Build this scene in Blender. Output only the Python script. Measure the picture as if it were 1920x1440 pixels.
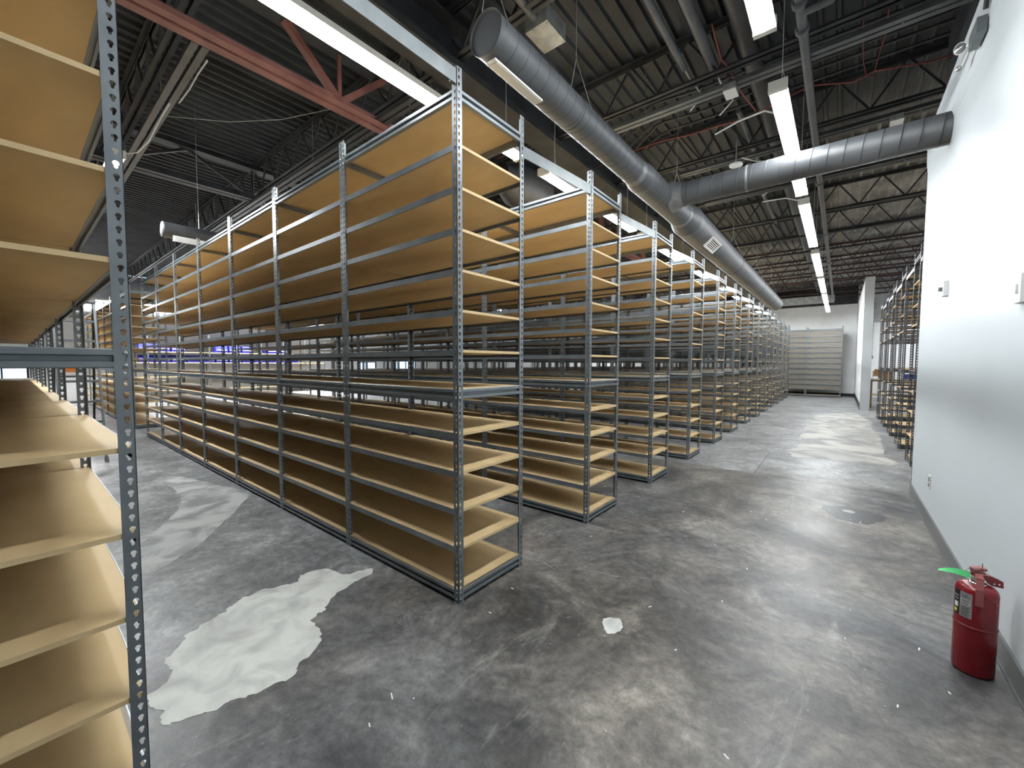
import bpy, bmesh, math, random
from mathutils import Vector, Matrix
random.seed(7)
S = bpy.context.scene
for o in list(bpy.data.objects):
    bpy.data.objects.remove(o)
COL = S.collection
PI = math.pi

# ------------------------------------------------------------------ camera, world, exposure
cam = bpy.data.cameras.new('camera')
cam.sensor_width = 36.0
cam.lens = 759.7 / 1920 * 36.0
cam.clip_start = 0.02
cam.clip_end = 200
camo = bpy.data.objects.new('camera', cam)
COL.objects.link(camo)
yaw, pitch, roll = math.radians(38.9606), math.radians(2.901), math.radians(0.1476)
fw = Vector((-math.sin(yaw), math.cos(yaw), 0)); rt = Vector((math.cos(yaw), math.sin(yaw), 0)); up = Vector((0, 0, 1))
f2 = fw * math.cos(pitch) - up * math.sin(pitch)
u2 = up * math.cos(pitch) + fw * math.sin(pitch)
r3 = rt * math.cos(roll) + u2 * math.sin(roll)
u3 = u2 * math.cos(roll) - rt * math.sin(roll)
m = Matrix((r3, u3, -f2)).transposed().to_4x4()
m.translation = Vector((1.6889, -1.5990, 1.4146))
camo.matrix_world = m
S.camera = camo

w = bpy.data.worlds.new('world'); S.world = w; w.use_nodes = True
wb = w.node_tree.nodes['Background']
wb.inputs[0].default_value = (0.55, 0.75, 1.0, 1); wb.inputs[1].default_value = 2.2
S.view_settings.view_transform = 'Standard'
S.view_settings.look = 'None'
S.view_settings.gamma = 1.0
S.view_settings.use_curve_mapping = False
S.view_settings.exposure = 0.0
S.cycles.max_bounces = 8
S.cycles.diffuse_bounces = 3
S.cycles.glossy_bounces = 3
S.cycles.transmission_bounces = 4
S.cycles.sample_clamp_indirect = 6.0
S.cycles.use_denoising = True
LAMP = 115.0          # radiance of the strip-light diffusers

# ------------------------------------------------------------------ materials
def mat(name, col, rough=.5, metal=0.0, spec=.5, emit=None, estr=0.0):
    M = bpy.data.materials.new(name); M.use_nodes = True
    b = M.node_tree.nodes['Principled BSDF']
    b.inputs['Base Color'].default_value = (*col, 1)
    b.inputs['Roughness'].default_value = rough
    b.inputs['Metallic'].default_value = metal
    b.inputs['Specular IOR Level'].default_value = spec
    if emit:
        b.inputs['Emission Color'].default_value = (*emit, 1)
        b.inputs['Emission Strength'].default_value = estr
    return M

def noisy(name, c1, c2, scale=5.0, rough=(.4, .6), metal=0.0, detail=6.0, lo=.35, hi=.65, stretch=(1, 1, 1), bump=0.0, spec=.5, coord='Object', dist=0.0):
    M = mat(name, c1, rough[0], metal, spec)
    nt = M.node_tree; N = nt.nodes; Lk = nt.links; b = N['Principled BSDF']
    tc = N.new('ShaderNodeTexCoord'); mp = N.new('ShaderNodeMapping')
    mp.inputs['Scale'].default_value = stretch
    nz = N.new('ShaderNodeTexNoise'); nz.inputs['Scale'].default_value = scale; nz.inputs['Detail'].default_value = detail
    nz.inputs['Distortion'].default_value = dist
    cr = N.new('ShaderNodeValToRGB')
    cr.color_ramp.elements[0].position = lo; cr.color_ramp.elements[0].color = (*c1, 1)
    cr.color_ramp.elements[1].position = hi; cr.color_ramp.elements[1].color = (*c2, 1)
    mr = N.new('ShaderNodeMapRange'); mr.inputs['To Min'].default_value = rough[0]; mr.inputs['To Max'].default_value = rough[1]
    Lk.new(tc.outputs[coord], mp.inputs[0]); Lk.new(mp.outputs[0], nz.inputs['Vector'])
    Lk.new(nz.outputs[0], cr.inputs[0]); Lk.new(cr.outputs[0], b.inputs['Base Color'])
    Lk.new(nz.outputs[0], mr.inputs['Value']); Lk.new(mr.outputs[0], b.inputs['Roughness'])
    if bump:
        bp = N.new('ShaderNodeBump'); bp.inputs['Strength'].default_value = bump; bp.inputs['Distance'].default_value = .01
        Lk.new(nz.outputs[0], bp.inputs['Height']); Lk.new(bp.outputs[0], b.inputs['Normal'])
    return M

def floor_material():
    M = mat('concrete_floor', (.1, .1, .1), .4)
    nt = M.node_tree; N = nt.nodes; Lk = nt.links; b = N['Principled BSDF']
    tc = N.new('ShaderNodeTexCoord')
    def noise(scale, detail, rough=.6, dist=0.0, stretch=None):
        n = N.new('ShaderNodeTexNoise'); n.inputs['Scale'].default_value = scale; n.inputs['Detail'].default_value = detail
        n.inputs['Roughness'].default_value = rough; n.inputs['Distortion'].default_value = dist
        if stretch:
            mp = N.new('ShaderNodeMapping'); mp.inputs['Scale'].default_value = stretch
            Lk.new(tc.outputs['Object'], mp.inputs[0]); Lk.new(mp.outputs[0], n.inputs['Vector'])
        else:
            Lk.new(tc.outputs['Object'], n.inputs['Vector'])
        return n.outputs[0]
    def ramp(src, stops):
        r = N.new('ShaderNodeValToRGB'); e = r.color_ramp.elements
        while len(e) < len(stops): e.new(.5)
        for q, (p, c) in zip(e, stops):
            q.position = p; q.color = (*c, 1) if len(c) == 3 else c
        Lk.new(src, r.inputs[0]); return r.outputs[0]
    def mix(fac, a, c, mode='MIX'):
        x = N.new('ShaderNodeMix'); x.data_type = 'RGBA'; x.blend_type = mode
        if isinstance(fac, float): x.inputs[0].default_value = fac
        else: Lk.new(fac, x.inputs[0])
        for s, v in ((6, a), (7, c)):
            if isinstance(v, tuple): x.inputs[s].default_value = (*v, 1)
            else: Lk.new(v, x.inputs[s])
        return x.outputs[2]
    g = lambda v: (v, v, v)
    # blotches: dark worn sealer over grey-brown concrete
    tint = ramp(noise(.55, 4, .5, .4), [(.40, (1.05, 1.0, .93)), (.60, (.95, .985, 1.03))])
    base = ramp(noise(1.5, 12, .70, .9), [(.33, (.030, .031, .034)), (.45, (.082, .081, .080)), (.545, (.132, .127, .121)), (.69, (.235, .228, .213))])
    base = mix(1.0, base, tint, 'MULTIPLY')
    # older, plainer and paler concrete further along the aisle; paler tone beside the racks
    sep = N.new('ShaderNodeSeparateXYZ'); Lk.new(tc.outputs['Object'], sep.inputs[0])
    def mr(src, a, c):
        q = N.new('ShaderNodeMapRange'); q.inputs['From Min'].default_value = a; q.inputs['From Max'].default_value = c; Lk.new(src, q.inputs['Value']); return q.outputs[0]
    def ma(op, a, c):
        q = N.new('ShaderNodeMath'); q.operation = op
        for i_, v_ in enumerate((a, c)):
            if isinstance(v_, float): q.inputs[i_].default_value = v_
            else: Lk.new(v_, q.inputs[i_])
        return q.outputs[0]
    wob = ma('MULTIPLY', noise(1.6, 8, .7), 1.2)
    far = ma('MAXIMUM', mr(ma('ADD', sep.outputs['Y'], wob), 5.0, 5.5), ma('MULTIPLY', mr(sep.outputs['X'], .865, .86), mr(sep.outputs['Y'], 4.398, 4.402)))
    left = ma('MULTIPLY', mr(ma('ADD', sep.outputs['X'], wob), .1, -.35), 1.0)
    mx = ma('MAXIMUM', far, left)
    pale = ramp(noise(1.3, 11, .68, 1.0), [(.34, (.120, .124, .128)), (.50, (.205, .210, .213)), (.66, (.33, .335, .33))])
    c = mix(mx, base, pale)
    # dark bluish patches of leftover sealer
    dk = ramp(noise(.95, 10, .72, .7), [(.33, g(.9)), (.43, g(0))])
    c = mix(ma('MULTIPLY', dk, ma('SUBTRACT', 1.0, ma('MULTIPLY', mx, .75))), c, (.034, .037, .044))
    # fine mottling
    c = mix(.6, c, mix(1.0, c, ramp(noise(17, 10, .78), [(.36, g(.35)), (.64, g(1.65))]), 'MULTIPLY'))
    c = mix(.5, c, mix(1.0, c, ramp(noise(5.5, 10, .75, .5), [(.38, g(.5)), (.62, g(1.5))]), 'MULTIPLY'))
    # long scrapes
    c = mix(ramp(noise(3.4, 8, .75, 1.2, (1.0, .25, 1)), [(.60, g(0)), (.74, g(.5))]), c, (.40, .39, .365))
    # splashes of pale filler and small white specks
    c = mix(ramp(noise(21, 4, .6), [(.70, g(0)), (.73, g(.75))]), c, (.50, .49, .46))
    Lk.new(c, b.inputs['Base Color'])
    rr = N.new('ShaderNodeMapRange'); rr.inputs['To Min'].default_value = .22; rr.inputs['To Max'].default_value = .60
    Lk.new(noise(2.0, 7), rr.inputs['Value']); Lk.new(rr.outputs[0], b.inputs['Roughness'])
    bp = N.new('ShaderNodeBump'); bp.inputs['Strength'].default_value = .18; bp.inputs['Distance'].default_value = .01
    Lk.new(noise(9, 8, .7), bp.inputs['Height']); Lk.new(bp.outputs[0], b.inputs['Normal'])
    return M

MFLOOR = floor_material()
MPATCH = noisy('skim_coat', (.42, .43, .41), (.64, .65, .61), 5.5, (.55, .75), detail=14, lo=.30, hi=.60, dist=1.0)
MPATCH2 = noisy('old_skim_coat', (.19, .195, .195), (.41, .42, .405), 3.6, (.5, .7), detail=14, lo=.38, hi=.60, dist=.8)
MPATCH3 = noisy('sanded_concrete', (.17, .17, .165), (.42, .415, .385), 1.7, (.45, .65), detail=14, lo=.36, hi=.60, dist=1.0)
MSTAIN = noisy('dark_stain', (.020, .022, .027), (.055, .057, .062), 9.0, (.3, .5), detail=8)
MJOINT = mat('joint_filler', (.06, .058, .055), .8)
MWALL = noisy('white_wall', (.62, .675, .705), (.66, .71, .74), 1.3, (.26, .42), detail=3)
MWALLD = noisy('white_block_wall', (.86, .875, .88), (.93, .94, .94), 2.0, (.6, .8), detail=5)
MBLOCK = noisy('grey_block_wall', (.40, .41, .41), (.55, .55, .54), 5.0, (.7, .9), detail=6)
MBASE = mat('grey_baseboard', (.11, .115, .115), .35)
MBASEB = mat('black_baseboard', (.012, .013, .016), .4)
MDECK = noisy('black_painted_deck', (.0115, .0160, .0215), (.031, .040, .050), 2.0, (.55, .75), detail=6)
def deck_paint():      # the black paint stops part way down the hall; beyond it the deck is bare and grey
    nt = MDECK.node_tree; N = nt.nodes; Lk = nt.links; b = N['Principled BSDF']
    old = b.inputs['Base Color'].links[0].from_socket
    tc = N.new('ShaderNodeTexCoord'); sp = N.new('ShaderNodeSeparateXYZ'); Lk.new(tc.outputs['Object'], sp.inputs[0])
    def mr(src, a, c):
        m_ = N.new('ShaderNodeMapRange'); m_.inputs['From Min'].default_value = a; m_.inputs['From Max'].default_value = c; Lk.new(src, m_.inputs['Value']); return m_.outputs[0]
    def ma(op, a, c):
        m_ = N.new('ShaderNodeMath'); m_.operation = op; Lk.new(a, m_.inputs[0]); Lk.new(c, m_.inputs[1]); return m_.outputs[0]
    f = ma('MAXIMUM', ma('MULTIPLY', mr(sp.outputs['X'], 1.2, 1.5), mr(sp.outputs['Y'], 5.2, 6.4)), mr(sp.outputs['Y'], 12.5, 13.2))
    nz = N.new('ShaderNodeTexNoise'); nz.inputs['Scale'].default_value = 2.2; nz.inputs['Detail'].default_value = 8
    cr = N.new('ShaderNodeValToRGB'); e = cr.color_ramp.elements
    e[0].position = .34; e[0].color = (.085, .088, .088, 1); e[1].position = .66; e[1].color = (.30, .30, .29, 1)
    Lk.new(tc.outputs['Object'], nz.inputs['Vector']); Lk.new(nz.outputs[0], cr.inputs[0])
    x = N.new('ShaderNodeMix'); x.data_type = 'RGBA'; Lk.new(f, x.inputs[0]); Lk.new(old, x.inputs[6]); Lk.new(cr.outputs[0], x.inputs[7]); Lk.new(x.outputs[2], b.inputs['Base Color'])
deck_paint()
MJOIST = noisy('black_painted_steel', (.011, .0125, .0155), (.034, .037, .042), 4.0, (.5, .7), detail=5)
MPRIMER = noisy('red_primer_steel', (.19, .078, .068), (.28, .125, .108), 4.0, (.45, .6), detail=5)
MPRIMERD = noisy('dull_red_primer', (.032, .019, .019), (.062, .036, .034), 4.0, (.5, .7), detail=5)
MSTEEL = noisy('grey_rack_steel', (.145, .165, .180), (.195, .215, .230), 6.0, (.30, .40), metal=.4, detail=4, spec=.6)
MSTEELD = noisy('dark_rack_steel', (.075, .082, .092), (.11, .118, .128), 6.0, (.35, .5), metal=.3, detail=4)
MGALV = noisy('galvanised_steel', (.40, .42, .42), (.62, .64, .63), 9.0, (.28, .45), metal=.7, detail=6)
MTIE = noisy('pale_grey_steel', (.15, .17, .178), (.20, .222, .23), 7.0, (.3, .42), metal=.35, detail=4)
MBOARD = noisy('particle_board', (.545, .395, .205), (.69, .525, .295), 3.2, (.55, .7), detail=14, lo=.3, hi=.7, stretch=(.6, 1.6, 1))
MDUCT = noisy('grey_spiral_duct', (.058, .063, .069), (.082, .088, .095), 3.0, (.46, .58), metal=.08, detail=5)
MDUCTS = mat('duct_seam', (.032, .035, .040), .55, .1)
MTAPE = noisy('foil_joint', (.13, .138, .145), (.21, .22, .225), 12.0, (.4, .55), metal=.2)
MLAMPB = mat('white_lamp_housing', (.86, .85, .78), .4)
MLAMP2 = mat('bright_lit_diffuser', (1, 1, 1), .5, emit=(.98, .985, .97), estr=LAMP*5.0)
MLAMP3 = mat('soft_lit_diffuser', (1, 1, 1), .5, emit=(.95, .985, 1.0), estr=LAMP*.72)
MLAMP4 = mat('strong_lit_diffuser', (1, 1, 1), .5, emit=(.95, .985, 1.0), estr=LAMP*1.5)
MLAMP = mat('lit_diffuser', (1, 1, 1), .5, emit=(.95, .985, 1.0), estr=LAMP)
MWIRE = mat('white_cable', (.72, .72, .70), .5)
MCABLE = mat('red_cable', (.20, .045, .038), .6)
MPIPE = noisy('grey_painted_pipe', (.065, .071, .077), (.10, .106, .11), 5.0, (.4, .6), detail=4)
MPIPED = noisy('dark_painted_pipe', (.024, .026, .030), (.042, .045, .05), 5.0, (.45, .6), detail=4)
MTRIM = mat('pale_trim', (.46, .49, .50), .4)
MRED = noisy('red_enamel', (.175, .006, .011), (.235, .010, .015), 6.0, (.22, .32), detail=3)
MREDL = mat('worn_red_grip', (.27, .075, .072), .45)
MBLACK = mat('black_plastic', (.012, .012, .013), .45)
MLABEL = mat('silver_label', (.42, .42, .42), .35, .5)
MWHITE = mat('white_plastic', (.80, .80, .78), .4)
MINK = mat('black_ink', (.015, .015, .015), .6)
MYEL = mat('yellow_print', (.75, .62, .05), .5)
MGREEN = mat('green_tag_card', (.10, .62, .20), .5)
MCHROME = mat('bright_metal', (.70, .70, .70), .2, 1.0)
MLENS = mat('clear_lens', (.42, .45, .48), .08, .5, .8)
MBLUE = noisy('blue_bin_plastic', (.014, .016, .22), (.022, .025, .30), 4.0, (.35, .45))
MBLUE2 = mat('dark_blue_plastic', (.025, .045, .20), .4)
MCARD = noisy('brown_card', (.42, .25, .12), (.50, .31, .16), 5.0, (.7, .8))
MPANEL = noisy('grey_back_panel', (.165, .153, .132), (.215, .20, .174), 2.0, (.55, .7), detail=5)
MWOOD = noisy('brown_wood', (.16, .095, .045), (.26, .165, .085), 3.0, (.5, .7), stretch=(1, 6, 1))
MORANGE = mat('orange_panel', (.85, .25, .06), .5)
MGLASS = mat('window_glass', (.9, .95, 1), .02)
_nt = MGLASS.node_tree; _tr = _nt.nodes.new('ShaderNodeBsdfTransparent'); _gl = _nt.nodes.new('ShaderNodeBsdfGlossy'); _gl.inputs['Roughness'].default_value = .03
_mx = _nt.nodes.new('ShaderNodeMixShader'); _mx.inputs[0].default_value = .08
_nt.links.new(_tr.outputs[0], _mx.inputs[1]); _nt.links.new(_gl.outputs[0], _mx.inputs[2]); _nt.links.new(_mx.outputs[0], _nt.nodes['Material Output'].inputs[0])

# ------------------------------------------------------------------ mesh helpers
class MB:
    def __init__(s): s.v = []; s.f = []; s.smooth = []
    def add(s, vs, fs, smooth=False):
        o = len(s.v); s.v += [tuple(x) for x in vs]; s.f += [tuple(i + o for i in f) for f in fs]; s.smooth += [smooth] * len(fs); return s
    def box(s, x0, x1, y0, y1, z0, z1):
        return s.add([(x0,y0,z0),(x1,y0,z0),(x1,y1,z0),(x0,y1,z0),(x0,y0,z1),(x1,y0,z1),(x1,y1,z1),(x0,y1,z1)],
                     [(0,3,2,1),(4,5,6,7),(0,1,5,4),(1,2,6,5),(2,3,7,6),(3,0,4,7)])
    def bar(s, a, b, wx, wz, upv=(0, 0, 1)):
        a = Vector(a); b = Vector(b); d = (b - a).normalized(); u = Vector(upv)
        if abs(d.dot(u)) > .99: u = Vector((0, 1, 0))
        x = d.cross(u).normalized(); y = x.cross(d).normalized()
        vs = [p + x * sx * wx / 2 + y * sy * wz / 2 for p in (a, b) for sx, sy in ((-1,-1),(1,-1),(1,1),(-1,1))]
        return s.add(vs, [(0,1,2,3),(7,6,5,4),(0,4,5,1),(1,5,6,2),(2,6,7,3),(3,7,4,0)])
    def tube(s, pts, r, n=8, cap=True):
        pts = [Vector(p) for p in pts]; rings = []; o = len(s.v); vs = []; fs = []
        prev = None
        for i, p in enumerate(pts):
            d = (pts[min(i + 1, len(pts) - 1)] - pts[max(i - 1, 0)]).normalized()
            if prev is None:
                u = Vector((0, 0, 1)) if abs(d.z) < .9 else Vector((1, 0, 0))
                x = d.cross(u).normalized()
            else:
                x = (prev - d * prev.dot(d)).normalized()
            prev = x; y = d.cross(x)
            rr = r[i] if isinstance(r, (list, tuple)) else r
            vs += [p + (x * math.cos(2*PI*k/n) + y * math.sin(2*PI*k/n)) * rr for k in range(n)]
        for i in range(len(pts) - 1):
            for k in range(n):
                fs.append((i*n+k, i*n+(k+1) % n, (i+1)*n+(k+1) % n, (i+1)*n+k))
        s.add(vs, fs, True)
        if cap:
            L = len(pts) - 1
            s.add(vs[:n], [tuple(range(n))[::-1]]); s.add(vs[L*n:], [tuple(range(n))])
        return s
    def lathe(s, prof, n=24, cap=True):   # prof: (r, z)
        vs = [(r*math.cos(2*PI*k/n), r*math.sin(2*PI*k/n), z) for r, z in prof for k in range(n)]
        fs = [(i*n+k, i*n+(k+1) % n, (i+1)*n+(k+1) % n, (i+1)*n+k) for i in range(len(prof)-1) for k in range(n)]
        s.add(vs, fs, True)
        if cap:
            s.add(vs[:n], [tuple(range(n))[::-1]]); s.add(vs[-n:], [tuple(range(n))])
        return s
    def prism(s, poly, axis, a, b):   # poly in the two other axes
        n = len(poly)
        def P(p, t): return {'x': (t, p[0], p[1]), 'y': (p[0], t, p[1]), 'z': (p[0], p[1], t)}[axis]
        vs = [P(p, a) for p in poly] + [P(p, b) for p in poly]
        return s.add(vs, [tuple(range(n))[::-1], tuple(range(n, 2*n))] + [(i, (i+1) % n, n+(i+1) % n, n+i) for i in range(n)])
    def mesh(s, name, material):
        me = bpy.data.meshes.new(name); me.from_pydata(s.v, [], s.f)
        if any(s.smooth): me.polygons.foreach_set('use_smooth', s.smooth)
        me.materials.append(material); me.validate(); me.update()
        bm = bmesh.new(); bm.from_mesh(me); bmesh.ops.recalc_face_normals(bm, faces=bm.faces); bm.to_mesh(me); bm.free()
        return me
    def build(s, name, material, parent=None, loc=(0,0,0), rz=0.0):
        return put(name, s.mesh(name, material), parent, loc, rz)

def put(name, me, parent=None, loc=(0,0,0), rz=0.0):
    o = bpy.data.objects.new(name, me); COL.objects.link(o)
    o.location = loc; o.rotation_euler = (0, 0, rz)
    if parent: o.parent = parent
    return o
def tag(o, label=None, cat=None, group=None, kind=None):
    if label: o['label'] = label
    if cat: o['category'] = cat
    if group: o['group'] = group
    if kind: o['kind'] = kind
    return o
def thing(name, label, cat, loc=(0,0,0), rz=0.0, group=None):
    return tag(put(name, None, None, loc, rz), label, cat, group)
def struct(name, mb, material, parent=None):
    o = mb.build(name, material, parent)
    if not parent: o['kind'] = 'structure'
    return o

# ------------------------------------------------------------------ room shell
DECK = 4.86
XL, XR, YF, YB = -20.5, 9.0, -7.0, 21.6
floor = struct('floor', MB().box(XL-.2, XR+.2, YF-.2, YB+.2, -.2, 0), MFLOOR)

def blob(pts, z0, z1, jag=.03, sub=8):
    rnd = random.Random(len(pts)); out = []
    n = len(pts); ph = [rnd.uniform(0, 6.28) for _ in range(8)]
    for i in range(n):
        p0, p1, p2, p3 = (Vector(pts[(i+k) % n]) for k in (-1, 0, 1, 2))
        for t in [q/sub for q in range(sub)]:
            q = .5*((2*p1)+(p2-p0)*t+(2*p0-5*p1+4*p2-p3)*t*t+(3*p1-p0-3*p2+p3)*t**3)
            u = (i+t)/n*2*PI
            jx = sum(math.sin(u*f+ph[k])/f**.6 for k, f in enumerate((11, 23, 41, 67)))*2.6 + rnd.uniform(-.25, .25)
            jy = sum(math.sin(u*f+ph[k+4])/f**.6 for k, f in enumerate((13, 19, 37, 71)))*2.6 + rnd.uniform(-.25, .25)
            out.append((q.x+jx*jag, q.y+jy*jag))
    return MB().prism(out, 'z', z0, z1)
P1 = [(-.54,-1.28),(-.36,-1.28),(-.29,-1.21),(-.23,-1.08),(-.21,-.95),(-.2,-.83),(-.29,-.7),(-.41,-.62),(-.53,-.6),(-.58,-.51),(-.68,-.34),(-.72,-.15),(-.77,-.08),(-.82,-.2),(-1.01,-.3),(-1.05,-.42),(-1.0,-.52),(-1.05,-.64),(-1.07,-.76),(-1.01,-.83),(-.99,-.91),(-.92,-1.03),(-.83,-1.14),(-.72,-1.19),(-.61,-1.2)]
P2 = [(-1.87,-1.08),(-1.97,-.9),(-2.31,-.60),(-2.92,-.20),(-3.26,-.03),(-3.63,-.08),(-4.2,-.22),(-4.7,-.36),(-4.5,-.52),(-3.95,-.50),(-3.4,-.58),(-3.0,-.74),(-2.6,-.96),(-2.25,-1.16),(-2.0,-1.24)]
P3 = [(1.13,5.9),(1.46,5.95),(1.88,5.96),(2.30,6.04),(2.32,6.81),(2.30,9.5),(2.3,11.87),(2.03,13.67),(1.56,13.27),(1.22,12.21),(1.14,9.7),(1.16,8.62),(1.16,6.99)]
P4 = [(.72,.4),(.73,.44),(.78,.47),(.81,.45),(.83,.4),(.82,.35),(.79,.32),(.76,.34)]
struct('pale_patch', blob(P1, .0002, .0014, .018), MPATCH, floor)
struct('pale_patch', blob(P2, .0002, .0012, .014), MPATCH2, floor)
struct('pale_patch', blob(P3, .0002, .0012, .05), MPATCH3, floor)
struct('pale_patch', blob(P4, .0002, .0014, .004), MPATCH, floor)
struct('dark_stain', blob([(1.83+.22*math.cos(a)*(1+.2*math.sin(3*a)), 3.34+.24*math.sin(a)) for a in [k*PI/6 for k in range(12)]], .0002, .001, .01), MSTAIN, floor)
struct('pale_patch', blob([(1.80+.05*math.cos(a), 3.42+.045*math.sin(a)) for a in [k*PI/4 for k in range(8)]], .0011, .0018, .006), MPATCH3, floor)
for x0, x1, y, t in ((-9, 2.3, 4.40, .006),):
    struct('slab_joint', MB().box(x0, x1, y-t/2, y+t/2, .0002, .0008), MJOINT, floor)
struct('slab_joint', MB().box(.86, .866, 4.4, 6.0, .0002, .0008), MJOINT, floor)
rnd2 = random.Random(5)
for pts in ([(-.12,.66),(-.08,.76),(-.13,.88),(-.16,1.1),(-.22,1.3)], [(-.12,.66),(.08,.74),(.22,.70),(.36,.83),(.62,.90)], [(.62,.90),(.80,1.02),(1.02,.98)]):
    q = MB()
    for (a0, b0), (a1, b1) in zip(pts[:-1], pts[1:]): 
        n_ = 7
        for k_ in range(n_):
            if rnd2.random() < .25: continue
            f0, f1 = k_/n_, (k_+1)/n_
            w0 = [rnd2.uniform(-.006, .006) for _ in range(4)]
            q.bar((a0+(a1-a0)*f0+w0[0], b0+(b1-b0)*f0+w0[1], .0007), (a0+(a1-a0)*f1+w0[2], b0+(b1-b0)*f1+w0[3], .0007), rnd2.uniform(.0015, .004), .0008)
    struct('floor_crack', q, MPATCH2, floor)
rnd = random.Random(3)
scr = MB()
for k in range(34):
    x, y = rnd.uniform(-.5, 2.2), rnd.uniform(-.9, 3.2); a = rnd.uniform(0, PI); l = rnd.uniform(.006, .035)
    scr.bar((x, y, .0008), (x+l*math.cos(a), y+l*math.sin(a), .0008), .005, .001)
o = struct('litter_flecks', scr, MWHITE, floor); o['kind'] = 'stuff'

# right-hand wall: a room block standing in the hall, with its top edge in view
WX, WY, WH = 2.335, 4.52, 3.80
struct('wall_right', MB().box(WX, XR, YF, WY, 0, WH), MWALL)
struct('wall_top_wedge', MB().prism([(WX-.0005, 3.42), (WX-.010, 3.50), (WX-.014, WH), (WX-.0005, WH)], 'y', YF, WY), MWALL)  # wedge shaped to give a subtle shading change along the wall top
struct('wall_right_upper', MB().box(WX+.10, WX+.30, YF, WY-.02, WH, DECK), MPIPED)
struct('baseboard_right', MB().box(WX-.012, WX-.0005, YF, WY+.010, 0, .125).box(WX-.018, WX-.012, YF, WY+.012, 0, .012), MBASE)
struct('trim_2', MB().box(WX-.003, WX+.004, WY+.0005, WY+.004, .126, WH), MBASEB)
# back wall, partition, left wall
struct('wall_back', MB().box(XL, 2.2, YB, YB+.2, 0, 4.05).box(2.2, XR, YB, YB+.2, 0, 3.2), MWALLD)
up_ = struct('wall_back_upper', MB().box(XL, 2.2, YB+.02, YB+.2, 4.05, DECK), MJOIST)
wbu = struct('wall_back_block', MB().box(2.2, XR, YB+.03, YB+.2, 3.2, DECK), MBLOCK)
bl = MB().box(0, .392, 0, .034, 0, .19).mesh('block', MBLOCK)
for r in range(8):
    for k in range(4):
        b_ = put('block', bl, wbu, (2.42+.4*k-(.2 if r % 2 else 0), YB-.003, 3.204+r*.2))
struct('baseboard_back', MB().box(XL, 2.2, YB-.012, YB-.0005, 0, .13), MBASEB)
struct('wall_partition', MB().box(2.21, 2.42, 14.92, YB-.001, 0, 4.05), MWALLD)
struct('trim_3', MB().box(2.20, 2.43, 14.895, 14.9195, 0, 4.07), MTRIM)
struct('baseboard_partition', MB().box(2.197, 2.2095, 14.93, YB-.014, 0, .2), MBASEB)
struct('wall_far_right', MB().box(XR, XR+.2, YF, YB, 0, DECK), MWALLD)
struct('wall_front', MB().box(XL, XR, YF-.2, YF, 0, DECK), MBLOCK)
WIN = [(-2.4, -1.2, .55, 1.30), (11.4, 12.6, .9, 1.5), (14.0, 15.6, .9, 1.6)]
wl = MB(); ys = YF
for a, b, z0, z1 in WIN:
    wl.box(XL-.2, XL, ys, a, 0, 3.75); wl.box(XL-.2, XL, a, b, 0, z0); wl.box(XL-.2, XL, a, b, z1, 3.75); ys = b
wl.box(XL-.2, XL, ys, YB, 0, 3.75)
struct('wall_left', wl, MWALLD)
struct('wall_left_upper', MB().box(XL-.2, XL-.01, YF, YB, 3.75, DECK), MJOIST)
for i, (a, b, z0, z1) in enumerate(WIN):
    g = struct('window_%d' % (i+1), MB().box(XL-.11, XL-.10, a, b, z0, z1), MGLASS)
    f_ = MB().box(XL-.14, XL-.06, a, a+.05, z0, z1).box(XL-.14, XL-.06, b-.05, b, z0, z1).box(XL-.14, XL-.06, a, b, z0, z0+.05).box(XL-.14, XL-.06, a, b, z1-.05, z1)
    f_.box(XL-.13, XL-.07, (a+b)/2-.02, (a+b)/2+.02, z0, z1)
    f_.build('window_frame', MBLACK, g)

# ------------------------------------------------------------------ ceiling: ribbed steel deck
RP = .1524
prof = []
x = XL
while x < XR:
    prof += [(x, DECK+.038), (x+.094, DECK+.038), (x+.108, DECK), (x+.138, DECK)]
    x += RP
top = [(prof[-1][0], DECK+.1), (prof[0][0], DECK+.1)]
n = len(prof)
dk = MB()
dk.add([(p[0], YF, p[1]) for p in prof] + [(p[0], YB, p[1]) for p in prof], [(i, i+1, n+i+1, n+i) for i in range(n-1)])
dk.box(XL-.2, XR+.2, YF-.2, YB+.2, DECK+.06, DECK+.12)
ceil = struct('ceiling', dk, MDECK)

JY = [-4.16, -2.36, -.56, 1.24, 3.04, 4.84, 6.66, 8.42, 10.1, 11.75, 13.35, 15.0, 16.6, 18.2, 19.8, 21.2]
JZ = 4.36
P_ = .62
def angle_pair(mb, a, b, z, dz):     # two angles back to back
    for s_ in (-1, 1):
        mb.box(a, b, s_*.012 if s_ > 0 else -.055, .055 if s_ > 0 else -.012, z, z+.006)
        mb.box(a, b, s_*.012 if s_ > 0 else -.018, .018 if s_ > 0 else -.012, min(z, z+dz), max(z, z+dz))
web_me = {}
for nm, mt in (('b', MJOIST), ('r', MPRIMERD)):
    web_me[nm] = (MB().bar((0, 0, JZ+.03), (P_/2, 0, DECK-.02), .022, .022).mesh('web', mt), MB().bar((P_/2, 0, DECK-.02), (P_, 0, JZ+.03), .022, .022).mesh('web', mt))
ch_me = {}
for nm, mt in (('b', MJOIST), ('r', MPRIMERD)):
    a = MB(); angle_pair(a, -18.9, 8.9, JZ, .045); b = MB(); angle_pair(b, -18.9, 8.9, DECK-.007, -.045)
    ch_me[nm] = (a.mesh('bottom_chord', mt), b.mesh('top_chord', mt))
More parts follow.
